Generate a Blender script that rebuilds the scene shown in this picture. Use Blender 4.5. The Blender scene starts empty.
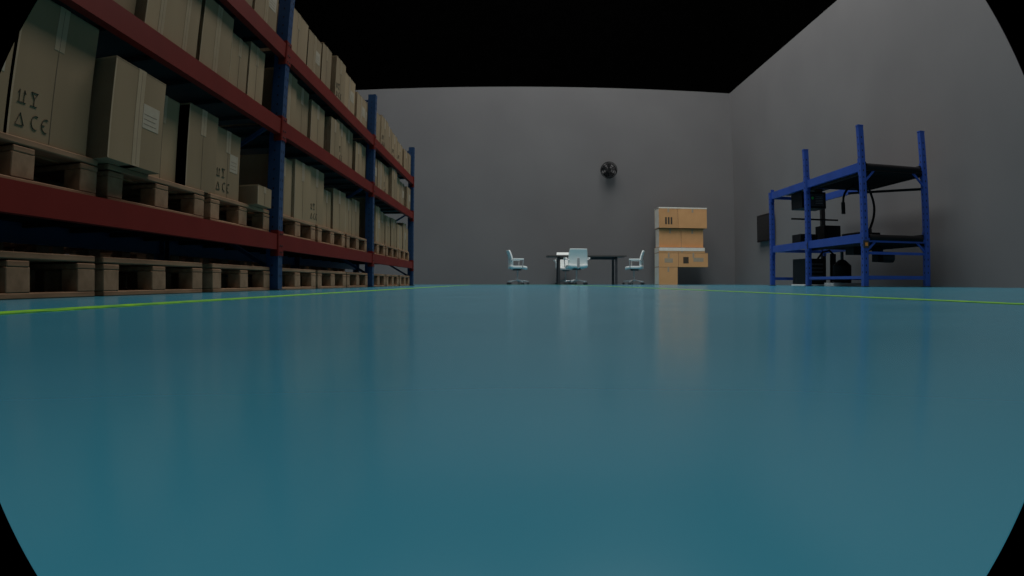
import bpy, math, random
from mathutils import Vector, Matrix, Euler
R = random.Random(7)
scene = bpy.context.scene
COL = scene.collection
try:
    scene.view_settings.view_transform = 'Standard'
    scene.view_settings.look = 'None'
except Exception as e:
    print(e)

# ------------------------------------------------------------------ materials
def base_mat(name, color, rough=0.5, metal=0.0, spec=0.5):
    m = bpy.data.materials.new(name); m.use_nodes = True
    b = m.node_tree.nodes['Principled BSDF']
    b.inputs['Base Color'].default_value = (*color, 1)
    b.inputs['Roughness'].default_value = rough
    b.inputs['Metallic'].default_value = metal
    b.inputs['Specular IOR Level'].default_value = spec
    return m, m.node_tree, b

def noisy(name, c1, c2, scale=5, rough=0.5, metal=0.0, spec=0.5, stretch=(1,1,1), rnd=0.0, bump=0.0, detail=5, coord='Object'):
    m, nt, b = base_mat(name, c1, rough, metal, spec)
    tc = nt.nodes.new('ShaderNodeTexCoord'); mp = nt.nodes.new('ShaderNodeMapping')
    mp.inputs['Scale'].default_value = stretch
    n = nt.nodes.new('ShaderNodeTexNoise'); n.inputs['Scale'].default_value = scale; n.inputs['Detail'].default_value = detail
    r = nt.nodes.new('ShaderNodeValToRGB')
    r.color_ramp.elements[0].position = 0.3; r.color_ramp.elements[1].position = 0.7
    r.color_ramp.elements[0].color = (*c1, 1); r.color_ramp.elements[1].color = (*c2, 1)
    nt.links.new(tc.outputs[coord], mp.inputs['Vector']); nt.links.new(mp.outputs[0], n.inputs['Vector'])
    nt.links.new(n.outputs['Fac'], r.inputs['Fac'])
    out = r.outputs['Color']
    if rnd > 0:
        oi = nt.nodes.new('ShaderNodeObjectInfo'); mr = nt.nodes.new('ShaderNodeMapRange')
        mr.inputs['To Min'].default_value = 1 - rnd; mr.inputs['To Max'].default_value = 1 + rnd
        hs = nt.nodes.new('ShaderNodeHueSaturation')
        nt.links.new(oi.outputs['Random'], mr.inputs['Value']); nt.links.new(mr.outputs[0], hs.inputs['Value'])
        nt.links.new(out, hs.inputs['Color']); out = hs.outputs['Color']
    nt.links.new(out, b.inputs['Base Color'])
    if bump > 0:
        bp = nt.nodes.new('ShaderNodeBump'); bp.inputs['Strength'].default_value = bump; bp.inputs['Distance'].default_value = 0.01
        nt.links.new(n.outputs['Fac'], bp.inputs['Height']); nt.links.new(bp.outputs[0], b.inputs['Normal'])
    return m

M = {}
M['wall'] = noisy('painted_concrete_wall', (0.132,0.129,0.132), (0.150,0.147,0.149), 0.5, 0.75, spec=0.2, bump=0.05)
M['wall_r'] = noisy('painted_concrete_wall_side', (0.135,0.132,0.135), (0.165,0.161,0.163), 0.3, 0.75, spec=0.2, bump=0.05)
M['void_black'] = noisy('dark_void_black', (0.0004,0.0004,0.0004), (0.0006,0.0006,0.0006), 3, 1.0, spec=0.0)  # near-black colour stands in for the unlit void above the grey walls
M['kraft'] = noisy('kraft_cardboard', (0.25,0.172,0.098), (0.31,0.215,0.125), 3, 0.85, spec=0.15, stretch=(1,1,0.25), rnd=0.16)
M['kraft_o'] = noisy('kraft_cardboard_orange', (0.55,0.29,0.125), (0.62,0.335,0.15), 3, 0.8, spec=0.2, rnd=0.1)
M['tape'] = noisy('packing_tape', (0.34,0.245,0.15), (0.39,0.285,0.18), 12, 0.3)
M['tape_w'] = noisy('white_tape', (0.74,0.68,0.58), (0.80,0.76,0.68), 12, 0.5)
M['seam'] = noisy('box_seam', (0.13,0.085,0.05), (0.16,0.11,0.065), 12, 0.9)
M['ink'] = noisy('box_ink', (0.04,0.03,0.02), (0.06,0.045,0.03), 40, 0.9)
M['label'] = noisy('paper_label', (0.34,0.27,0.19), (0.38,0.31,0.22), 30, 0.7)
M['wood'] = noisy('pallet_wood', (0.20,0.11,0.06), (0.35,0.205,0.117), 5, 0.8, spec=0.2, stretch=(6,0.8,6), rnd=0.2, bump=0.2)
M['woodb'] = noisy('pallet_block_wood', (0.24,0.145,0.082), (0.36,0.22,0.13), 18, 0.85, spec=0.2, rnd=0.2)
M['rblue'] = noisy('rack_blue_paint', (0.010,0.040,0.105), (0.013,0.049,0.13), 4, 0.45, spec=0.3)
M['rblue_d'] = noisy('rack_blue_beam', (0.016,0.06,0.20), (0.02,0.07,0.24), 4, 0.5)
M['bblue'] = noisy('bright_blue_paint', (0.017,0.060,0.29), (0.022,0.075,0.36), 4, 0.4)
M['rred'] = noisy('beam_red_paint', (0.14,0.011,0.007), (0.17,0.014,0.009), 3, 0.6, spec=0.12)
M['hole'] = noisy('dark_hole', (0.004,0.004,0.006), (0.006,0.006,0.008), 5, 0.9)
M['black'] = noisy('black_plastic', (0.003,0.003,0.0035), (0.006,0.006,0.007), 8, 0.55, spec=0.2)
M['dgrey'] = noisy('dark_steel', (0.04,0.04,0.045), (0.055,0.055,0.06), 8, 0.45, metal=0.3)
M['deck'] = noisy('dark_deck', (0.02,0.02,0.022), (0.03,0.03,0.032), 8, 0.7, spec=0.2)
M['grey'] = noisy('galvanised_steel', (0.28,0.29,0.30), (0.36,0.37,0.38), 10, 0.35, metal=0.7)
M['white'] = noisy('white_plastic', (0.78,0.83,0.82), (0.84,0.88,0.87), 6, 0.4)
M['chrome'] = noisy('chrome', (0.65,0.67,0.68), (0.72,0.74,0.75), 6, 0.2, metal=0.6)
M['ttop'] = noisy('dark_tabletop', (0.05,0.045,0.042), (0.07,0.06,0.055), 6, 0.5, stretch=(1,8,1))
M['orange'] = noisy('orange_plastic', (0.6,0.2,0.03), (0.7,0.25,0.04), 6, 0.5)
M['led_r'] = noisy('red_indicator', (0.6,0.02,0.02), (0.7,0.03,0.03), 6, 0.3)
M['led_g'] = noisy('green_indicator', (0.05,0.5,0.08), (0.06,0.6,0.1), 6, 0.3)
M['screen'] = noisy('tv_screen_glass', (0.004,0.004,0.005), (0.006,0.006,0.007), 3, 0.15)
M['yellow'] = noisy('worn_yellow_green_floor_paint', (0.05,0.27,0.06), (0.25,0.58,0.004), 16, 0.4, spec=0.3, detail=2)

# floor epoxy
m, nt, b = base_mat('blue_epoxy_floor', (0.02,0.15,0.22), 0.3, spec=0.55)
tc = nt.nodes.new('ShaderNodeTexCoord')
n1 = nt.nodes.new('ShaderNodeTexNoise'); n1.inputs['Scale'].default_value = 0.8; n1.inputs['Detail'].default_value = 4
r1 = nt.nodes.new('ShaderNodeValToRGB')
r1.color_ramp.elements[0].color = (0.036,0.235,0.335,1); r1.color_ramp.elements[1].color = (0.042,0.262,0.365,1)
n2 = nt.nodes.new('ShaderNodeTexNoise'); n2.inputs['Scale'].default_value = 2.5; n2.inputs['Detail'].default_value = 3
mr = nt.nodes.new('ShaderNodeMapRange'); mr.inputs['To Min'].default_value = 0.15; mr.inputs['To Max'].default_value = 0.23
nt.links.new(tc.outputs['Object'], n1.inputs['Vector']); nt.links.new(tc.outputs['Object'], n2.inputs['Vector'])
nt.links.new(n1.outputs['Fac'], r1.inputs['Fac']); nt.links.new(r1.outputs[0], b.inputs['Base Color'])
nt.links.new(n2.outputs['Fac'], mr.inputs['Value']); nt.links.new(mr.outputs[0], b.inputs['Roughness'])
M['floor'] = m

# ------------------------------------------------------------------ mesh builder
class MB:
    def __init__(s):
        s.v=[]; s.f=[]; s.mi=[]; s.sm=[]; s.mats=[]
    def mat(s, k):
        if k not in s.mats: s.mats.append(k)
        return s.mats.index(k)
    def add(s, verts, faces, k, smooth=False, T=None):
        o=len(s.v); i=s.mat(k)
        for p in verts:
            p=Vector(p)
            s.v.append(tuple(T@p if T is not None else p))
        for f in faces:
            s.f.append([o+a for a in f]); s.mi.append(i); s.sm.append(smooth)
    def box(s, lo, hi, k, T=None):
        x0,y0,z0=lo; x1,y1,z1=hi
        v=[(x0,y0,z0),(x1,y0,z0),(x1,y1,z0),(x0,y1,z0),(x0,y0,z1),(x1,y0,z1),(x1,y1,z1),(x0,y1,z1)]
        f=[(0,3,2,1),(4,5,6,7),(0,1,5,4),(1,2,6,5),(2,3,7,6),(3,0,4,7)]
        s.add(v,f,k,False,T)
    def cbox(s, c, d, k, T=None):
        s.box([c[i]-d[i]/2 for i in range(3)],[c[i]+d[i]/2 for i in range(3)],k,T)
    def bar(s, p, q, w, h, k, T=None):
        p=Vector(p); q=Vector(q); d=q-p; L=d.length
        rot=d.to_track_quat('Z','Y').to_matrix().to_4x4()
        TT=Matrix.Translation(p)@rot
        if T is not None: TT=T@TT
        s.box((-w/2,-h/2,0),(w/2,h/2,L),k,TT)
    def cyl(s, p, q, r, k, seg=16, r2=None, T=None):
        if r2 is None: r2=r
        p=Vector(p); q=Vector(q); d=q-p; L=d.length
        rot=d.to_track_quat('Z','Y').to_matrix().to_4x4()
        TT=Matrix.Translation(p)@rot
        if T is not None: TT=T@TT
        v=[];f=[]
        for i in range(seg):
            a=2*math.pi*i/seg
            v.append((r*math.cos(a),r*math.sin(a),0)); v.append((r2*math.cos(a),r2*math.sin(a),L))
        for i in range(seg):
            j=(i+1)%seg
            f.append((2*i,2*j,2*j+1,2*i+1))
        s.add(v,f,k,True,TT)
        s.add([v[2*i] for i in range(seg)],[tuple(reversed(range(seg)))],k,False,TT)
        s.add([v[2*i+1] for i in range(seg)],[tuple(range(seg))],k,False,TT)
    def tube(s, pts, r, k, seg=10, T=None):
        for a,b in zip(pts[:-1],pts[1:]): s.cyl(a,b,r,k,seg,T=T)
    def torus(s, c, R_, r, k, axis='Y', seg=32, s2=8, T=None):
        v=[];f=[]
        for i in range(seg):
            a=2*math.pi*i/seg
            for j in range(s2):
                b_=2*math.pi*j/s2
                rr=R_+r*math.cos(b_); x=rr*math.cos(a); y=rr*math.sin(a); z=r*math.sin(b_)
                if axis=='Y': p=(c[0]+x,c[1]+z,c[2]+y)
                elif axis=='X': p=(c[0]+z,c[1]+x,c[2]+y)
                else: p=(c[0]+x,c[1]+y,c[2]+z)
                v.append(p)
        for i in range(seg):
            for j in range(s2):
                f.append((i*s2+j,((i+1)%seg)*s2+j,((i+1)%seg)*s2+(j+1)%s2,i*s2+(j+1)%s2))
        s.add(v,f,k,True,T)
    def sheet(s, fn, nu, nv, th, k, T=None):
        v=[];f=[]
        for side in (0,1):
            for i in range(nu+1):
                for j in range(nv+1):
                    p,n=fn(i/nu,j/nv); v.append(Vector(p)+Vector(n)*(th/2 if side else -th/2))
        N=(nu+1)*(nv+1); ix=lambda sd,i,j: sd*N+i*(nv+1)+j
        for i in range(nu):
            for j in range(nv):
                f.append((ix(1,i,j),ix(1,i+1,j),ix(1,i+1,j+1),ix(1,i,j+1)))
                f.append((ix(0,i,j),ix(0,i,j+1),ix(0,i+1,j+1),ix(0,i+1,j)))
        for i in range(nu):
            f.append((ix(0,i,0),ix(0,i+1,0),ix(1,i+1,0),ix(1,i,0)))
            f.append((ix(0,i,nv),ix(1,i,nv),ix(1,i+1,nv),ix(0,i+1,nv)))
        for j in range(nv):
            f.append((ix(0,0,j),ix(1,0,j),ix(1,0,j+1),ix(0,0,j+1)))
            f.append((ix(0,nu,j),ix(0,nu,j+1),ix(1,nu,j+1),ix(1,nu,j)))
        s.add(v,f,k,True,T)
    def mesh(s, name):
        me=bpy.data.meshes.new(name); me.from_pydata(s.v,[],s.f)
        for k in s.mats: me.materials.append(M[k])
        for p,i,sm in zip(me.polygons,s.mi,s.sm): p.material_index=i; p.use_smooth=sm
        me.update(); return me
    def obj(s, name, loc=(0,0,0), rotz=0, parent=None, bevel=0):
        o=bpy.data.objects.new(name, s.mesh(name)); COL.objects.link(o)
        o.location=loc; o.rotation_euler=(0,0,rotz)
        if parent: o.parent=parent
        if bevel:
            b=o.modifiers.new('bevel','BEVEL'); b.width=bevel; b.segments=2; b.limit_method='ANGLE'
        return o

def inst(name, me, loc, rotz=0, bevel=0):
    o=bpy.data.objects.new(name, me); COL.objects.link(o); o.location=loc; o.rotation_euler=(0,0,rotz)
    if bevel:
        b=o.modifiers.new('bevel','BEVEL'); b.width=bevel; b.segments=1; b.limit_method='ANGLE'
    return o
def empty(name, loc=(0,0,0)):
    e=bpy.data.objects.new(name,None); COL.objects.link(e); e.location=loc; return e

# ------------------------------------------------------------------ room
XL,XR,YF,YB,H,HC=-7.0,6.8,-4.0,20.0,5.98,13.6
def slab(name,lo,hi,k,k2=None):
    mb=MB()
    if k2:
        mb.box(lo,(hi[0],hi[1],H),k); mb.box((lo[0],lo[1],H),(hi[0],hi[1],HC),k2)
    else: mb.box(lo,hi,k)
    return mb.obj(name)
slab('floor',(XL-.2,YF-.2,-0.2),(XR+.2,YB+.2,0),'floor')
slab('wall_back',(XL-.2,YB,0),(XR+.2,YB+.2,H),'wall','void_black')
slab('wall_right',(XR,YF,0),(XR+.2,YB,H),'wall_r','void_black')
slab('wall_left',(XL-.2,YF,0),(XL,YB,H),'wall','void_black')
slab('wall_front',(XL-.2,YF-.2,0),(XR+.2,YF,H),'wall','void_black')
slab('ceiling',(XL-.2,YF-.2,HC),(XR+.2,YB+.2,HC+.2),'void_black')
mb=MB()
LX=-1.02
mb.box((LX-.045,-3,0),(LX+.045,16.4,0.002),'yellow')
mb.box((1.42,-3,0),(1.51,16.4,0.002),'yellow')
mb.box((LX-.045,16.4,0),(1.51,16.5,0.002),'yellow')
mb.obj('floor_marking_lines')

# ------------------------------------------------------------------ pallets
PH=0.18
def pallet_mesh(L,D,seed):
    r=random.Random(seed); mb=MB()
    bt=0.024; n=7
    for i in range(3):
        x=-D/2+0.05+i*(D-0.1)/2
        mb.cbox((x,0,bt/2),(0.10,L-0.004*i,bt),'wood')
    for i in range(3):
        for j in range(3):
            x=-D/2+0.05+i*(D-0.1)/2; y=-L/2+0.07+j*(L-0.14)/2
            mb.cbox((x,y,bt+0.045+ .004),(0.098,0.135 if j!=1 else 0.15,0.098),'woodb')
    for j in range(3):
        y=-L/2+0.07+j*(L-0.14)/2
        mb.cbox((0,y,bt+0.098+0.012),(D,0.14,0.024),'wood')
    w=(D-0.02*(n-1))/n
    for i in range(n):
        x=-D/2+w/2+i*(w+0.02)
        mb.cbox((x,r.uniform(-.004,.004),PH-0.014),(w*r.uniform(.93,1),L,0.027),'wood')
    return mb.mesh('wooden_pallet')
PM=[pallet_mesh(1.08,0.84,i) for i in range(3)]
def pallet(x,y,z,rot=0):
    return inst('wooden_pallet',R.choice(PM),(x,y,z),rot,bevel=0.004)

# ------------------------------------------------------------------ boxes
def carton(x1, y0, y1, z0, h, d=0.5, rot=0.0, k='kraft', style=0, tape='tape'):
    """front face at x=x1 (facing +X), spans y0..y1"""
    w=y1-y0; mb=MB(); e=0.0015
    mb.box((-d,-w/2,0),(0,w/2,h),k)
    tw=min(0.075,w*.18)
    fl=h if style in (1,4) else h*.32
    mb.box((-d-e,-tw/2,h-fl),(e,tw/2,h+e),tape)
    mb.box((-d-e,-w/2+.0,h*.0+.002),(e*.5,-w/2+.012,h-.01),'tape')
    mb.box((-d-e*.6,-w/2+.004,h-0.006),(e*.6,w/2-.004,h-0.004),'seam')
    mb.box((0,-0.002,0.01),(e*1.1,0.002,h-.01),'seam')
    if style in (1,3):   # label
        mb.box((0,w*.08,h*.42),(e,w*.08+min(.18,w*.33),h*.42+.12),'label')
        for t in range(3):
            mb.box((e,w*.08+.012,h*.42+.02+t*.024),(e+.0006,w*.08+min(.15,w*.28)-.01*(t%2),h*.42+.023+t*.024),'seam')
    if style in (2,3):   # pictograms low on front
        bx=-w*.42; zz=0.05; s=.055
        def ln(a,b,t=.005): mb.bar((e,a[0],a[1]),(e,b[0],b[1]),t,0.001,'ink')
        ln((bx,zz),(bx+s,zz)); ln((bx+s,zz),(bx+s/2,zz+s*.9)); ln((bx+s/2,zz+s*.9),(bx,zz))
        bx2=bx; z2=zz+.09
        ln((bx2+.01,z2),(bx2+.01,z2+.05)); ln((bx2+.04,z2),(bx2+.04,z2+.05)); ln((bx2,z2),(bx2+.055,z2))
        ln((bx2+.01,z2+.05),(bx2,z2+.035)); ln((bx2+.04,z2+.05),(bx2+.05,z2+.035))
        def arc(cy,cz,r_):
            pts=[(cy+r_*math.cos(t),cz+r_*math.sin(t)) for t in [math.radians(60+i*24) for i in range(11)]]
            for a,b in zip(pts[:-1],pts[1:]): ln(a,b,.006)
        arc(bx+.13,zz+.027,.028); arc(bx+.20,zz+.027,.028); ln((bx+.172,zz+.027),(bx+.195,zz+.027))
        bx3=bx+.085
        ln((bx3,z2),(bx3+.045,z2)); ln((bx3+.022,z2),(bx3+.022,z2+.03)); ln((bx3,z2+.055),(bx3+.022,z2+.03)); ln((bx3+.045,z2+.055),(bx3+.022,z2+.03)); ln((bx3,z2+.055),(bx3+.045,z2+.055))
    return mb.obj('cardboard_box',(x1,(y0+y1)/2,z0),rot,bevel=0.006)

# ------------------------------------------------------------------ pallet racking
XFp=-1.80; XRr=-2.92; PW=0.10
frames=[1.47,5.07,8.69,12.31]; PT=2.55
LV=[(0.315,0.435),(1.22,1.34),(1.85,1.97)]
rack=empty('pallet_rack',(-2.3,1.4,0))
def loc_parent(o): o.parent=rack; o.matrix_parent_inverse=Matrix.Translation((2.3,-1.4,0))
up=MB()
for y in frames:
    for xs in (XFp-PW, XRr):
        x0,x1=xs,xs+PW; y0,y1=y-.05,y+.05
        up.box((x0,y0,0.008),(x1,y0+.012,PT),'rblue')
        up.box((x0,y1-.012,0.008),(x1,y1,PT),'rblue')
        fx=(x1-.012,x1) if xs>-2.5 else (x0,x0+.012)
        up.box((fx[0],y0+.012,0.008),(fx[1],y1-.012,PT),'rblue')
        up.box((x0-.02,y0-.03,0),(x1+.02,y1+.03,0.01),'dgrey')
        z=0.1
        while z<PT-.05:
            for yy in (y-.022,y+.022):
                up.box((x1,yy-.005,z),(x1+.0012,yy+.005,z+.022),'hole')
            up.box((x0+.045,y0-.0012,z+.01),(x0+.056,y0,z+.025),'hole')
            z+=.075
    zz=[.15,.75,1.35,1.95,2.45]
    for i,(a,b_) in enumerate(zip(zz[:-1],zz[1:])):
        p,q=(XFp-PW/2,XRr+PW/2) if i%2==0 else (XRr+PW/2,XFp-PW/2)
        up.bar((p,y,a),(q,y,b_),.035,.03,'rblue')
    up.bar((XFp-PW/2,y,.12),(XRr+PW/2,y,.12),.035,.03,'rblue')
    up.bar((XFp-PW/2,y,2.47),(XRr+PW/2,y,2.47),.035,.03,'rblue')
loc_parent(up.obj('uprights'))
bm_=MB()
for a,b_ in zip(frames[:-1],frames[1:]):
    for li,(z0,z1) in enumerate(LV):
        y0,y1=a+.05,b_-.05
        bm_.box((XFp-.055,y0,z0),(XFp-.003,y1,z1),'rred')
        bm_.box((XRr+.01,y0,z0-.02),(XRr+.06,y1,z1),'rblue_d')
        for yy,sg in ((y0,1),(y1,-1)):
            bm_.box((XFp-.06,min(yy,yy+sg*.012),z0-.05),(XFp+.004,max(yy,yy+sg*.012),z1+.03),'rred')
            bm_.box((XFp+.0015,min(yy,yy-sg*.05),z0-.045),(XFp+.006,max(yy,yy-sg*.05),z1+.025),'rred')
            for zb in (z0-.02,z0+.03,z1):
                bm_.cyl((XFp+.006,yy-sg*.03,zb),(XFp+.011,yy-sg*.03,zb),.007,'hole',8)
        for t in range(7):
            yy=y0+(t+.5)*(y1-y0)/7
            bm_.box((XRr+.06,yy-.025,z1-.05),(XFp-.055,yy+.025,z1-.022),'deck')
        bm_.box((XRr+.06,y0+.01,z1-.02),(XFp-.058,y1-.01,z1-.003),'deck')  # on the lowest level this deck is added to block light between pallets
bm_o=bm_.obj('beams_and_decks'); loc_parent(bm_o)

# goods on rack ----------------------------------------------------
XC=XFp-.49
for bi,(a,b_) in enumerate(zip(frames[:-1],frames[1:])):
    for j in range(3):
        yc=a+.05+.58+j*1.17
        pallet(XFp-.47,yc+R.uniform(-.03,.03),0.0,R.uniform(-.015,.015))
        for s_ in range(2):
            pallet(-3.45,yc-.1+R.uniform(-.05,.05),s_*PH,R.uniform(-.03,.03))
        pallet(XC+.01,yc,LV[0][1],0)
z1=LV[0][1]+PH
def B(fx,y0,y1,z0,h,d=.6,rot=0,style=0): return carton(XFp-fx,y0,y1,z0,h,d,rot,'kraft',style)
B(.07,1.57,1.97,z1,.54,.65,0,1)
B(.08,2.00,2.56,z1,.60,.65,0.0,2)
B(-.01,2.60,3.12,z1,.475,.6,0.02,1)
B(.13,3.17,3.54,z1,.49,.6,0,0)
B(.08,3.58,4.00,z1,.50,.6,0,0)
B(.10,4.02,4.44,z1,.46,.6,0,3)
B(.00,4.55,4.86,z1,.14,.22,0.03,0)
def row(ya,yb,z0,hmin,hmax,wmin=.30,wmax=.55,fx=.06,gap=.02,d=.6):
    y=ya
    while y<yb-.2:
        w=R.uniform(wmin,wmax)
        if y+w>yb: w=yb-y
        if w<.2: break
        B(fx+R.uniform(0,.07),y,y+w-gap,z0,R.uniform(hmin,hmax),d+R.uniform(-.05,.1),R.uniform(-.012,.012),R.choice([0,0,1,2,4,0]))
        y+=w+R.uniform(0,.02)
        if R.random()<.12: y+=.1
for bi,(a,b_) in enumerate(zip(frames[:-1],frames[1:])):
    if bi>0: row(a+.1,b_-.1,z1,.40,.57)
    row(a+.1,b_-.1,LV[1][1],.40,.50,fx=.03)
    row(a+.1,b_-.1,LV[2][1],.38,.50,fx=.03,wmin=.35,wmax=.6)

# ------------------------------------------------------------------ blue shelf rack (right)
sr=empty('blue_roller_rack',(5.67,10.9,0))
def sp(o): o.parent=sr; o.matrix_parent_inverse=Matrix.Translation((-5.67,-10.9,0))
mb=MB(); xa,xb=5.16,6.31; ya,yb,yc=9.03,11.07,12.8; q=.085
def post(x,y,h,k='bblue'):
    mb.box((x-q/2,y-q/2,.01),(x+q/2,y+q/2,h),k)
    mb.box((x-.06,y-.06,0),(x+.06,y+.06,.012),'dgrey')
    z=.2
    while z<h-.1:
        mb.box((x-.008,y-q/2-.001,z),(x+.008,y-q/2,z+.03),'hole')
        mb.box((x-q/2-.001,y-.008,z),(x-q/2,y+.008,z+.03),'hole'); z+=.1
    mb.box((x-q/2-.004,y-q/2-.004,h-.01),(x+q/2+.004,y+q/2+.004,h+.006),k)
for y,h in ((ya,2.4),(yb,2.4),(yc,1.84)):
    for x in (xa,xb): post(x,y,h,'black' if (x==xb and y==yc) else 'bblue')
for zt in (1.78,.72):
    for y0,y1 in ((ya,yb),(yb,yc)):
        for x in (xa,xb):
            mb.box((x-.025,y0+q/2,zt-.065),(x+.025,y1-q/2,zt+.065),'bblue')
            for yy in (y0+q/2+.01,y1-q/2-.03):
                mb.box((x-.035,yy,zt-.12),(x+.035,yy+.02,zt+.12),'bblue')
    for y in (ya,yb,yc):
        mb.box((xa+q/2,y-.02,zt-.06),(xb-q/2,y+.02,zt+.0),'bblue' if zt<1 or y>ya else 'black')
    y0,y1=ya,yb
    mb.box((xa+.05,y0+.05,zt-.01),(xb-.05,y1-.05,zt+.02),'black')
    for x in (xa+.05,xb-.08): mb.box((x,y0,zt-.10),(x+.03,y1,zt+.075),'black')
    yy=y0+.06
    while yy<y1-.03:
        mb.cyl((xa+.08,yy,zt-.045),(xb-.08,yy,zt-.045),.036,'black',12); yy+=.115
    mb.cyl((xa+.08,y0+.01,zt+.005),(xb-.08,y0+.01,zt+.005),.05,'black',14)
mb.box((xa,yb+.03,1.80),(xb-.4,yc-.03,1.82),'black')
for x in (xa,xb):
    mb.bar((x,ya,.14),(x,yb,.14),.03,.045,'bblue')
for y in (ya,yb,yc):
    mb.bar((xa,y,.14),(xb,y,.14),.03,.055,'bblue')
mb.bar((xa,ya,.5),(xb,ya,.5),.03,.04,'bblue')
for x,sg in ((xa,1),(xb,-1)):
    mb.bar((x,ya,1.52),(x+sg*.22,ya,1.74),.025,.03,'bblue')
    mb.bar((x,ya,.5),(x+sg*.2,ya,.68),.025,.03,'bblue')
mb.bar((xb,ya,1.50),(xb-.3,yb,1.66),.02,.04,'black')
for (x,y,z) in ((xa,ya,.62),(xa,yb,.70)):
    mb.box((x-.05,y-q/2-.006,z-.05),(x+.05,y-q/2,z+.06),'dgrey'); mb.box((x-.02,y-q/2-.012,z-.02),(x+.025,y-q/2-.006,z+.03),'orange')
sp(mb.obj('frame',bevel=0.002))
mb=MB()
mb.box((5.25,11.5,1.42),(5.75,12.0,1.72),'black'); mb.box((5.3,11.48,1.46),(5.7,11.5,1.68),'dgrey')
mb.cyl((5.36,11.48,1.60),(5.36,11.465,1.60),.03,'led_r',12); mb.cyl((5.46,11.48,1.60),(5.46,11.465,1.60),.025,'led_g',12)
for t in range(5): mb.box((5.52,11.475,1.5+t*.03),(5.67,11.48,1.51+t*.03),'grey')
for x in (5.28,5.72): mb.box((x-.015,11.6,1.72),(x+.015,11.9,1.80),'dgrey')
sp(mb.obj('control_unit',bevel=.005))
mb=MB()
pts=[(5.92,10.2,1.70)]
for i in range(13):
    t=i/12; pts.append((5.92+.12*math.sin(t*3.0),10.2,1.68-.73*t))
mb.tube(pts,.022,'black')
pts=[(5.68+.20*math.cos(a),10.3,1.38+.28*math.sin(a)) for a in [math.pi*i/10 for i in range(11)]]
mb.tube(pts,.02,'black')
mb.bar((5.68,10.3,1.64),(5.68,10.3,1.72),.03,.03,'black')
mb.cyl((5.92,10.2,.86),(5.92,10.2,.96),.05,'dgrey',16)
mb.cyl((5.48,10.3,1.20),(5.48,10.3,1.39),.035,'black',16)
mb.bar((5.2,11.9,1.25),(6.2,11.9,1.25),.03,.03,'black')
sp(mb.obj('air_hoses'))
mb=MB()
mb.cyl((5.75,10.9,.06),(5.75,10.9,.36),.17,'black',24); mb.cyl((5.75,10.9,.36),(5.75,10.9,.46),.17,'black',24,r2=.06)
mb.cyl((5.75,10.9,.46),(5.75,10.9,.60),.03,'dgrey',12)
mb.box((5.45,10.65,.0),(6.05,11.03,.06),'white')
mb.box((5.3,11.5,.03),(5.7,12.1,.5),'black'); mb.box((5.28,11.48,.0),(5.72,12.12,.03),'white')
for t in range(5): mb.box((5.34,11.49,.1+t*.07),(5.66,11.5,.13+t*.07),'dgrey')
mb.box((5.85,11.6,0),(6.15,11.9,.05),'white'); mb.cyl((6.0,11.75,.05),(6.0,11.75,.6),.06,'black',16)
mb.tube([(6.0,11.75,.6),(5.9,11.7,.66),(5.7,11.6,.62),(5.6,11.6,.5)],.02,'black')
# motor gearbox under the front of the lower bed
mb.cyl((5.95,9.9,.48),(6.2,9.9,.48),.09,'dgrey',18); mb.box((5.85,9.8,.40),(5.96,10.0,.64),'black')
mb.box((5.5,10.0,.52),(5.8,10.3,.66),'black')
sp(mb.obj('pump_and_compressor',bevel=.006))
mb=MB()
mb.box((5.25,11.5,.775),(5.65,12.1,.79),'black')
mb.box((5.25,11.6,.79),(5.6,12.0,.95),'black'); mb.box((5.75,11.6,.72),(6.1,12.0,1.12),'black')
mb.box((5.7,10.2,.74),(6.15,10.8,.90),'black'); mb.box((5.72,10.19,.77),(6.12,10.2,.87),'dgrey')
sp(mb.obj('tool_cases',bevel=.004))

# wall screen on right wall
mb=MB()
mb.box((6.70,16.6,1.16),(6.755,17.75,1.88),'black'); mb.box((6.697,16.63,1.19),(6.70,17.72,1.85),'screen')
mb.box((6.755,16.9,1.3),(6.8,17.4,1.7),'dgrey')
mb.obj('wall_mounted_screen',bevel=.004)

# ------------------------------------------------------------------ wall fan
fan=MB(); RF=.235
for yy,rr in ((-.09,RF),(.05,RF),(-.12,RF*.75),(-.14,RF*.45)):
    fan.torus((0,yy,0),rr,.010,'black','Y',36,6)
for i in range(20):
    a=2*math.pi*i/20; ca,sa=math.cos(a),math.sin(a)
    P=[(.05*ca,-.145,.05*sa),(RF*.45*ca,-.14,RF*.45*sa),(RF*.75*ca,-.12,RF*.75*sa),(RF*ca,-.09,RF*sa),(RF*ca,.05,RF*sa)]
    fan.tube(P,.003,'dgrey',5)
fan.cyl((0,-.15,0),(0,-.13,0),.05,'black',20); fan.cyl((0,-.1,0),(0,.10,0),.06,'black',20)
for i in range(5):
    a0=2*math.pi*i/5+.3
    def bl(u,v,a0=a0):
        r_=.05+u*.165; a=a0+(v-.5)*(.6+.25*u)
        return ((r_*math.cos(a),-.03+.07*(v-.5),r_*math.sin(a)),(0,-1,0))
    fan.sheet(bl,5,5,.008,'black')
fan.cyl((0,.10,0),(0,.2,-.06),.025,'black',12); fan.box((-.07,.19,-.16),(.07,.215,.06),'black')
fan.obj('wall_fan',(2.86,YB-.215,3.38))

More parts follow.
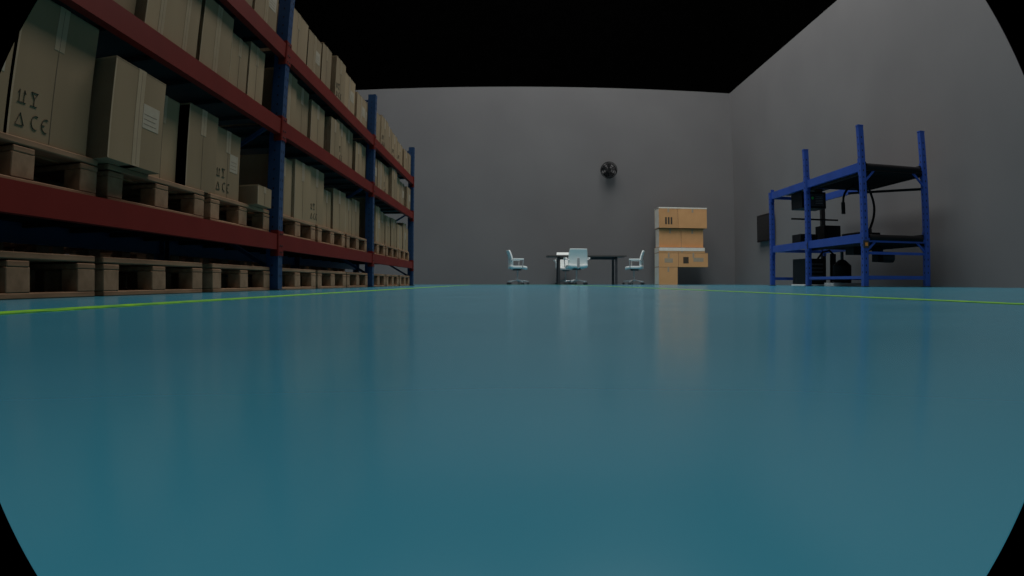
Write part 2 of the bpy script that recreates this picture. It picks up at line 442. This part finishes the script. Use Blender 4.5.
# ------------------------------------------------------------------ table
mb=MB(); tx0,tx1=.94,3.06; ty0,ty1=17.95,18.75
mb.box((tx0,ty0,.745),(tx1,ty1,.785),'ttop')
for x in (1.25,2.79):
    for y in (ty0+.1,ty1-.1):
        mb.bar((x,y,0.0),(x,y,.72),.06,.06,'dgrey')
        mb.box((x-.04,y-.04,0),(x+.04,y+.04,.02),'dgrey')
    mb.box((x-.03,ty0+.1,.68),(x+.03,ty1-.1,.745),'dgrey')
mb.box((1.25,18.33,.68),(2.79,18.37,.74),'dgrey')
mb.obj('office_table',bevel=.004)

# ------------------------------------------------------------------ chairs
def chair_mesh():
    mb=MB()
    for i in range(5):
        a=2*math.pi*i/5+.3; ca,sa=math.cos(a),math.sin(a)
        mb.bar((.03*ca,.03*sa,.13),(.29*ca,.29*sa,.085),.045,.028,'chrome')
        mb.cyl((.29*ca,.29*sa,.10),(.29*ca,.29*sa,.055),.012,'chrome',8)
        for sg in (-1,1):
            px,py=.29*ca-sa*.018*sg,.29*sa+ca*.018*sg
            mb.cyl((px,py,.03),(px-sa*.014*sg,py+ca*.014*sg,.03),.03,'dgrey',14)
    mb.cyl((0,0,.09),(0,0,.16),.035,'chrome',16); mb.cyl((0,0,.16),(0,0,.40),.02,'chrome',16)
    mb.cbox((0,-.02,.40),(.18,.22,.04),'dgrey')
    def seat(u,v):
        x=(u-.5)*.50; y=(v-.5)*.48
        z=.455+.9*x*x*.35- .05*max(0,(v-.75)*4)**2*.5+.06*max(0,(.2-v)*5)**2*.5
        k=1-.10*abs(2*u-1)**4
        return ((x,y*k,z),(0,0,1))
    mb.sheet(seat,10,10,.06,'white')
    def back(u,v):
        x=(u-.5)*(.50-.06*v**3); z=.50+v*.42
        y=-.20-.08*v+.30*x*x+.03*math.sin(v*math.pi)
        return ((x,y,z),(0,1,0))
    mb.sheet(back,10,10,.04,'white')
    mb.bar((0,-.12,.41),(0,-.27,.44),.06,.025,'chrome'); mb.bar((0,-.26,.43),(0,-.25,.68),.06,.02,'chrome')
    for sg in (-1,1):
        P=[(sg*.20,.08,.43),(sg*.29,.08,.45),(sg*.30,.10,.66),(sg*.30,-.18,.66),(sg*.24,-.22,.62)]
        mb.tube(P,.014,'chrome',8)
        mb.cbox((sg*.30,-.03,.68),(.055,.28,.035),'white')
    return mb.mesh('office_chair')
CM=chair_mesh()
def chair(x,y,rz): return inst('office_chair',CM,(x,y,0),rz,0.004)
chair(.15,18.30,math.radians(-80))
chair(3.32,18.30,math.radians(75))
chair(1.66,17.45,math.radians(6))
chair(1.52,19.2,math.radians(184))

# ------------------------------------------------------------------ stack of orange cartons
def ob(x0,x1,y0,d,z0,h,rim=False):
    w=x1-x0; mb=MB(); e=.003
    mb.box((-w/2,0,0),(w/2,d,h),'kraft_o')
    mb.box((-.025,-e,h-.14),(.025,d+e,h+e),'label')
    mb.box((-w/2-e*.5,-e*.5,h-.012),(w/2+e*.5,d,h-.004),'seam')
    mb.box((-w/2-e,d*.05,.01),(-w/2,d*.95,h-.01),'tape_w')
    if rim:
        mb.box((-w/2-e,-e*1.6,h-.03),(w/2+e,d+e,h+e*1.2),'tape_w')
    return mb,((x0+x1)/2,y0,z0),0
def put(t): mb,l,r_=t; return mb.obj('shipping_carton',l,r_,bevel=.012)
Y0=18.75
put(ob(4.12,4.66,Y0,.6,0,.50))
mb,l,r_=ob(4.12,4.68,Y0,.6,.50,.40); mb.box((-.12,-.002,.12),(.12,0,.24),'label'); put((mb,l,r_))
mb,l,r_=ob(4.69,5.56,Y0,.6,.50,.40); mb.box((-.30,-.002,.1),(-.14,0,.28),'ink'); mb.box((.0,-.002,.15),(.3,0,.26),'label'); put((mb,l,r_))
mb,l,r_=ob(4.12,5.47,Y0,.62,.90,.155); mb.box((-.67,-.005,.05),(.67,-.001,.14),'tape_w'); put((mb,l,r_))
put(ob(4.15,4.79,Y0+.10,.49,1.055,.535)); put(ob(4.80,5.45,Y0+.10,.49,1.055,.53))
mb,l,r_=ob(4.13,4.68,Y0,.6,1.60,.58,True)
for t in range(3): mb.box((-.1+t*.08,-.003,.1),(-.05+t*.08,-.001,.3),'ink')
put((mb,l,r_))
put(ob(4.69,5.54,Y0,.6,1.60,.58,True))

# ------------------------------------------------------------------ lights: large area lights and housings added out of view for even soft light
def added_light(x,y,p,sx=3.2,sy=5.0,z=HC-.6):
    l=bpy.data.lights.new('area','AREA'); l.shape='RECTANGLE'; l.size=sx; l.size_y=sy; l.energy=p; l.color=(1,.98,.95)
    fx=MB()
    fx.box((-sx/2-.05,-sy/2-.05,.02),(sx/2+.05,sy/2+.05,.1),'grey')
    for a in (-sy/3,sy/3): fx.cyl((0,a,.1),(0,a,HC-z),.01,'dgrey',8)
    f=fx.obj('added_light_housing',(x,y,z))
    o=bpy.data.objects.new('added_light_emitter',l); COL.objects.link(o); o.parent=f
for x in (-2,3.2):
    for y,k in ((-.5,.35),(5.5,.80),(11.5,1.25),(16.8,1.0)):
        added_light(x,y,300*k*(1.3 if x>0 else .75))
w=bpy.data.worlds.new('world'); scene.world=w; w.use_nodes=True
w.node_tree.nodes['Background'].inputs[0].default_value=(0,0,0,1)

# ------------------------------------------------------------------ camera
cam=bpy.data.cameras.new('camera'); co=bpy.data.objects.new('camera',cam); COL.objects.link(co)
co.location=(0,0,.06); co.rotation_euler=(math.radians(90-.47),0,0)
cam.type='PANO'; cam.sensor_width=36; cam.sensor_fit='HORIZONTAL'; cam.clip_start=.01
fmm=680*36/1024
for tgt in (cam, getattr(cam,'cycles',None)):
    if tgt is None: continue
    try:
        tgt.panorama_type='FISHEYE_LENS_POLYNOMIAL'
        tgt.fisheye_fov=2*555/680
        tgt.fisheye_polynomial_k0=0; tgt.fisheye_polynomial_k1=-1/fmm
        tgt.fisheye_polynomial_k2=0; tgt.fisheye_polynomial_k3=0; tgt.fisheye_polynomial_k4=0
        print('pano ok',tgt)
    except Exception as e: print('pano',e)
cam.lens=fmm
scene.camera=co
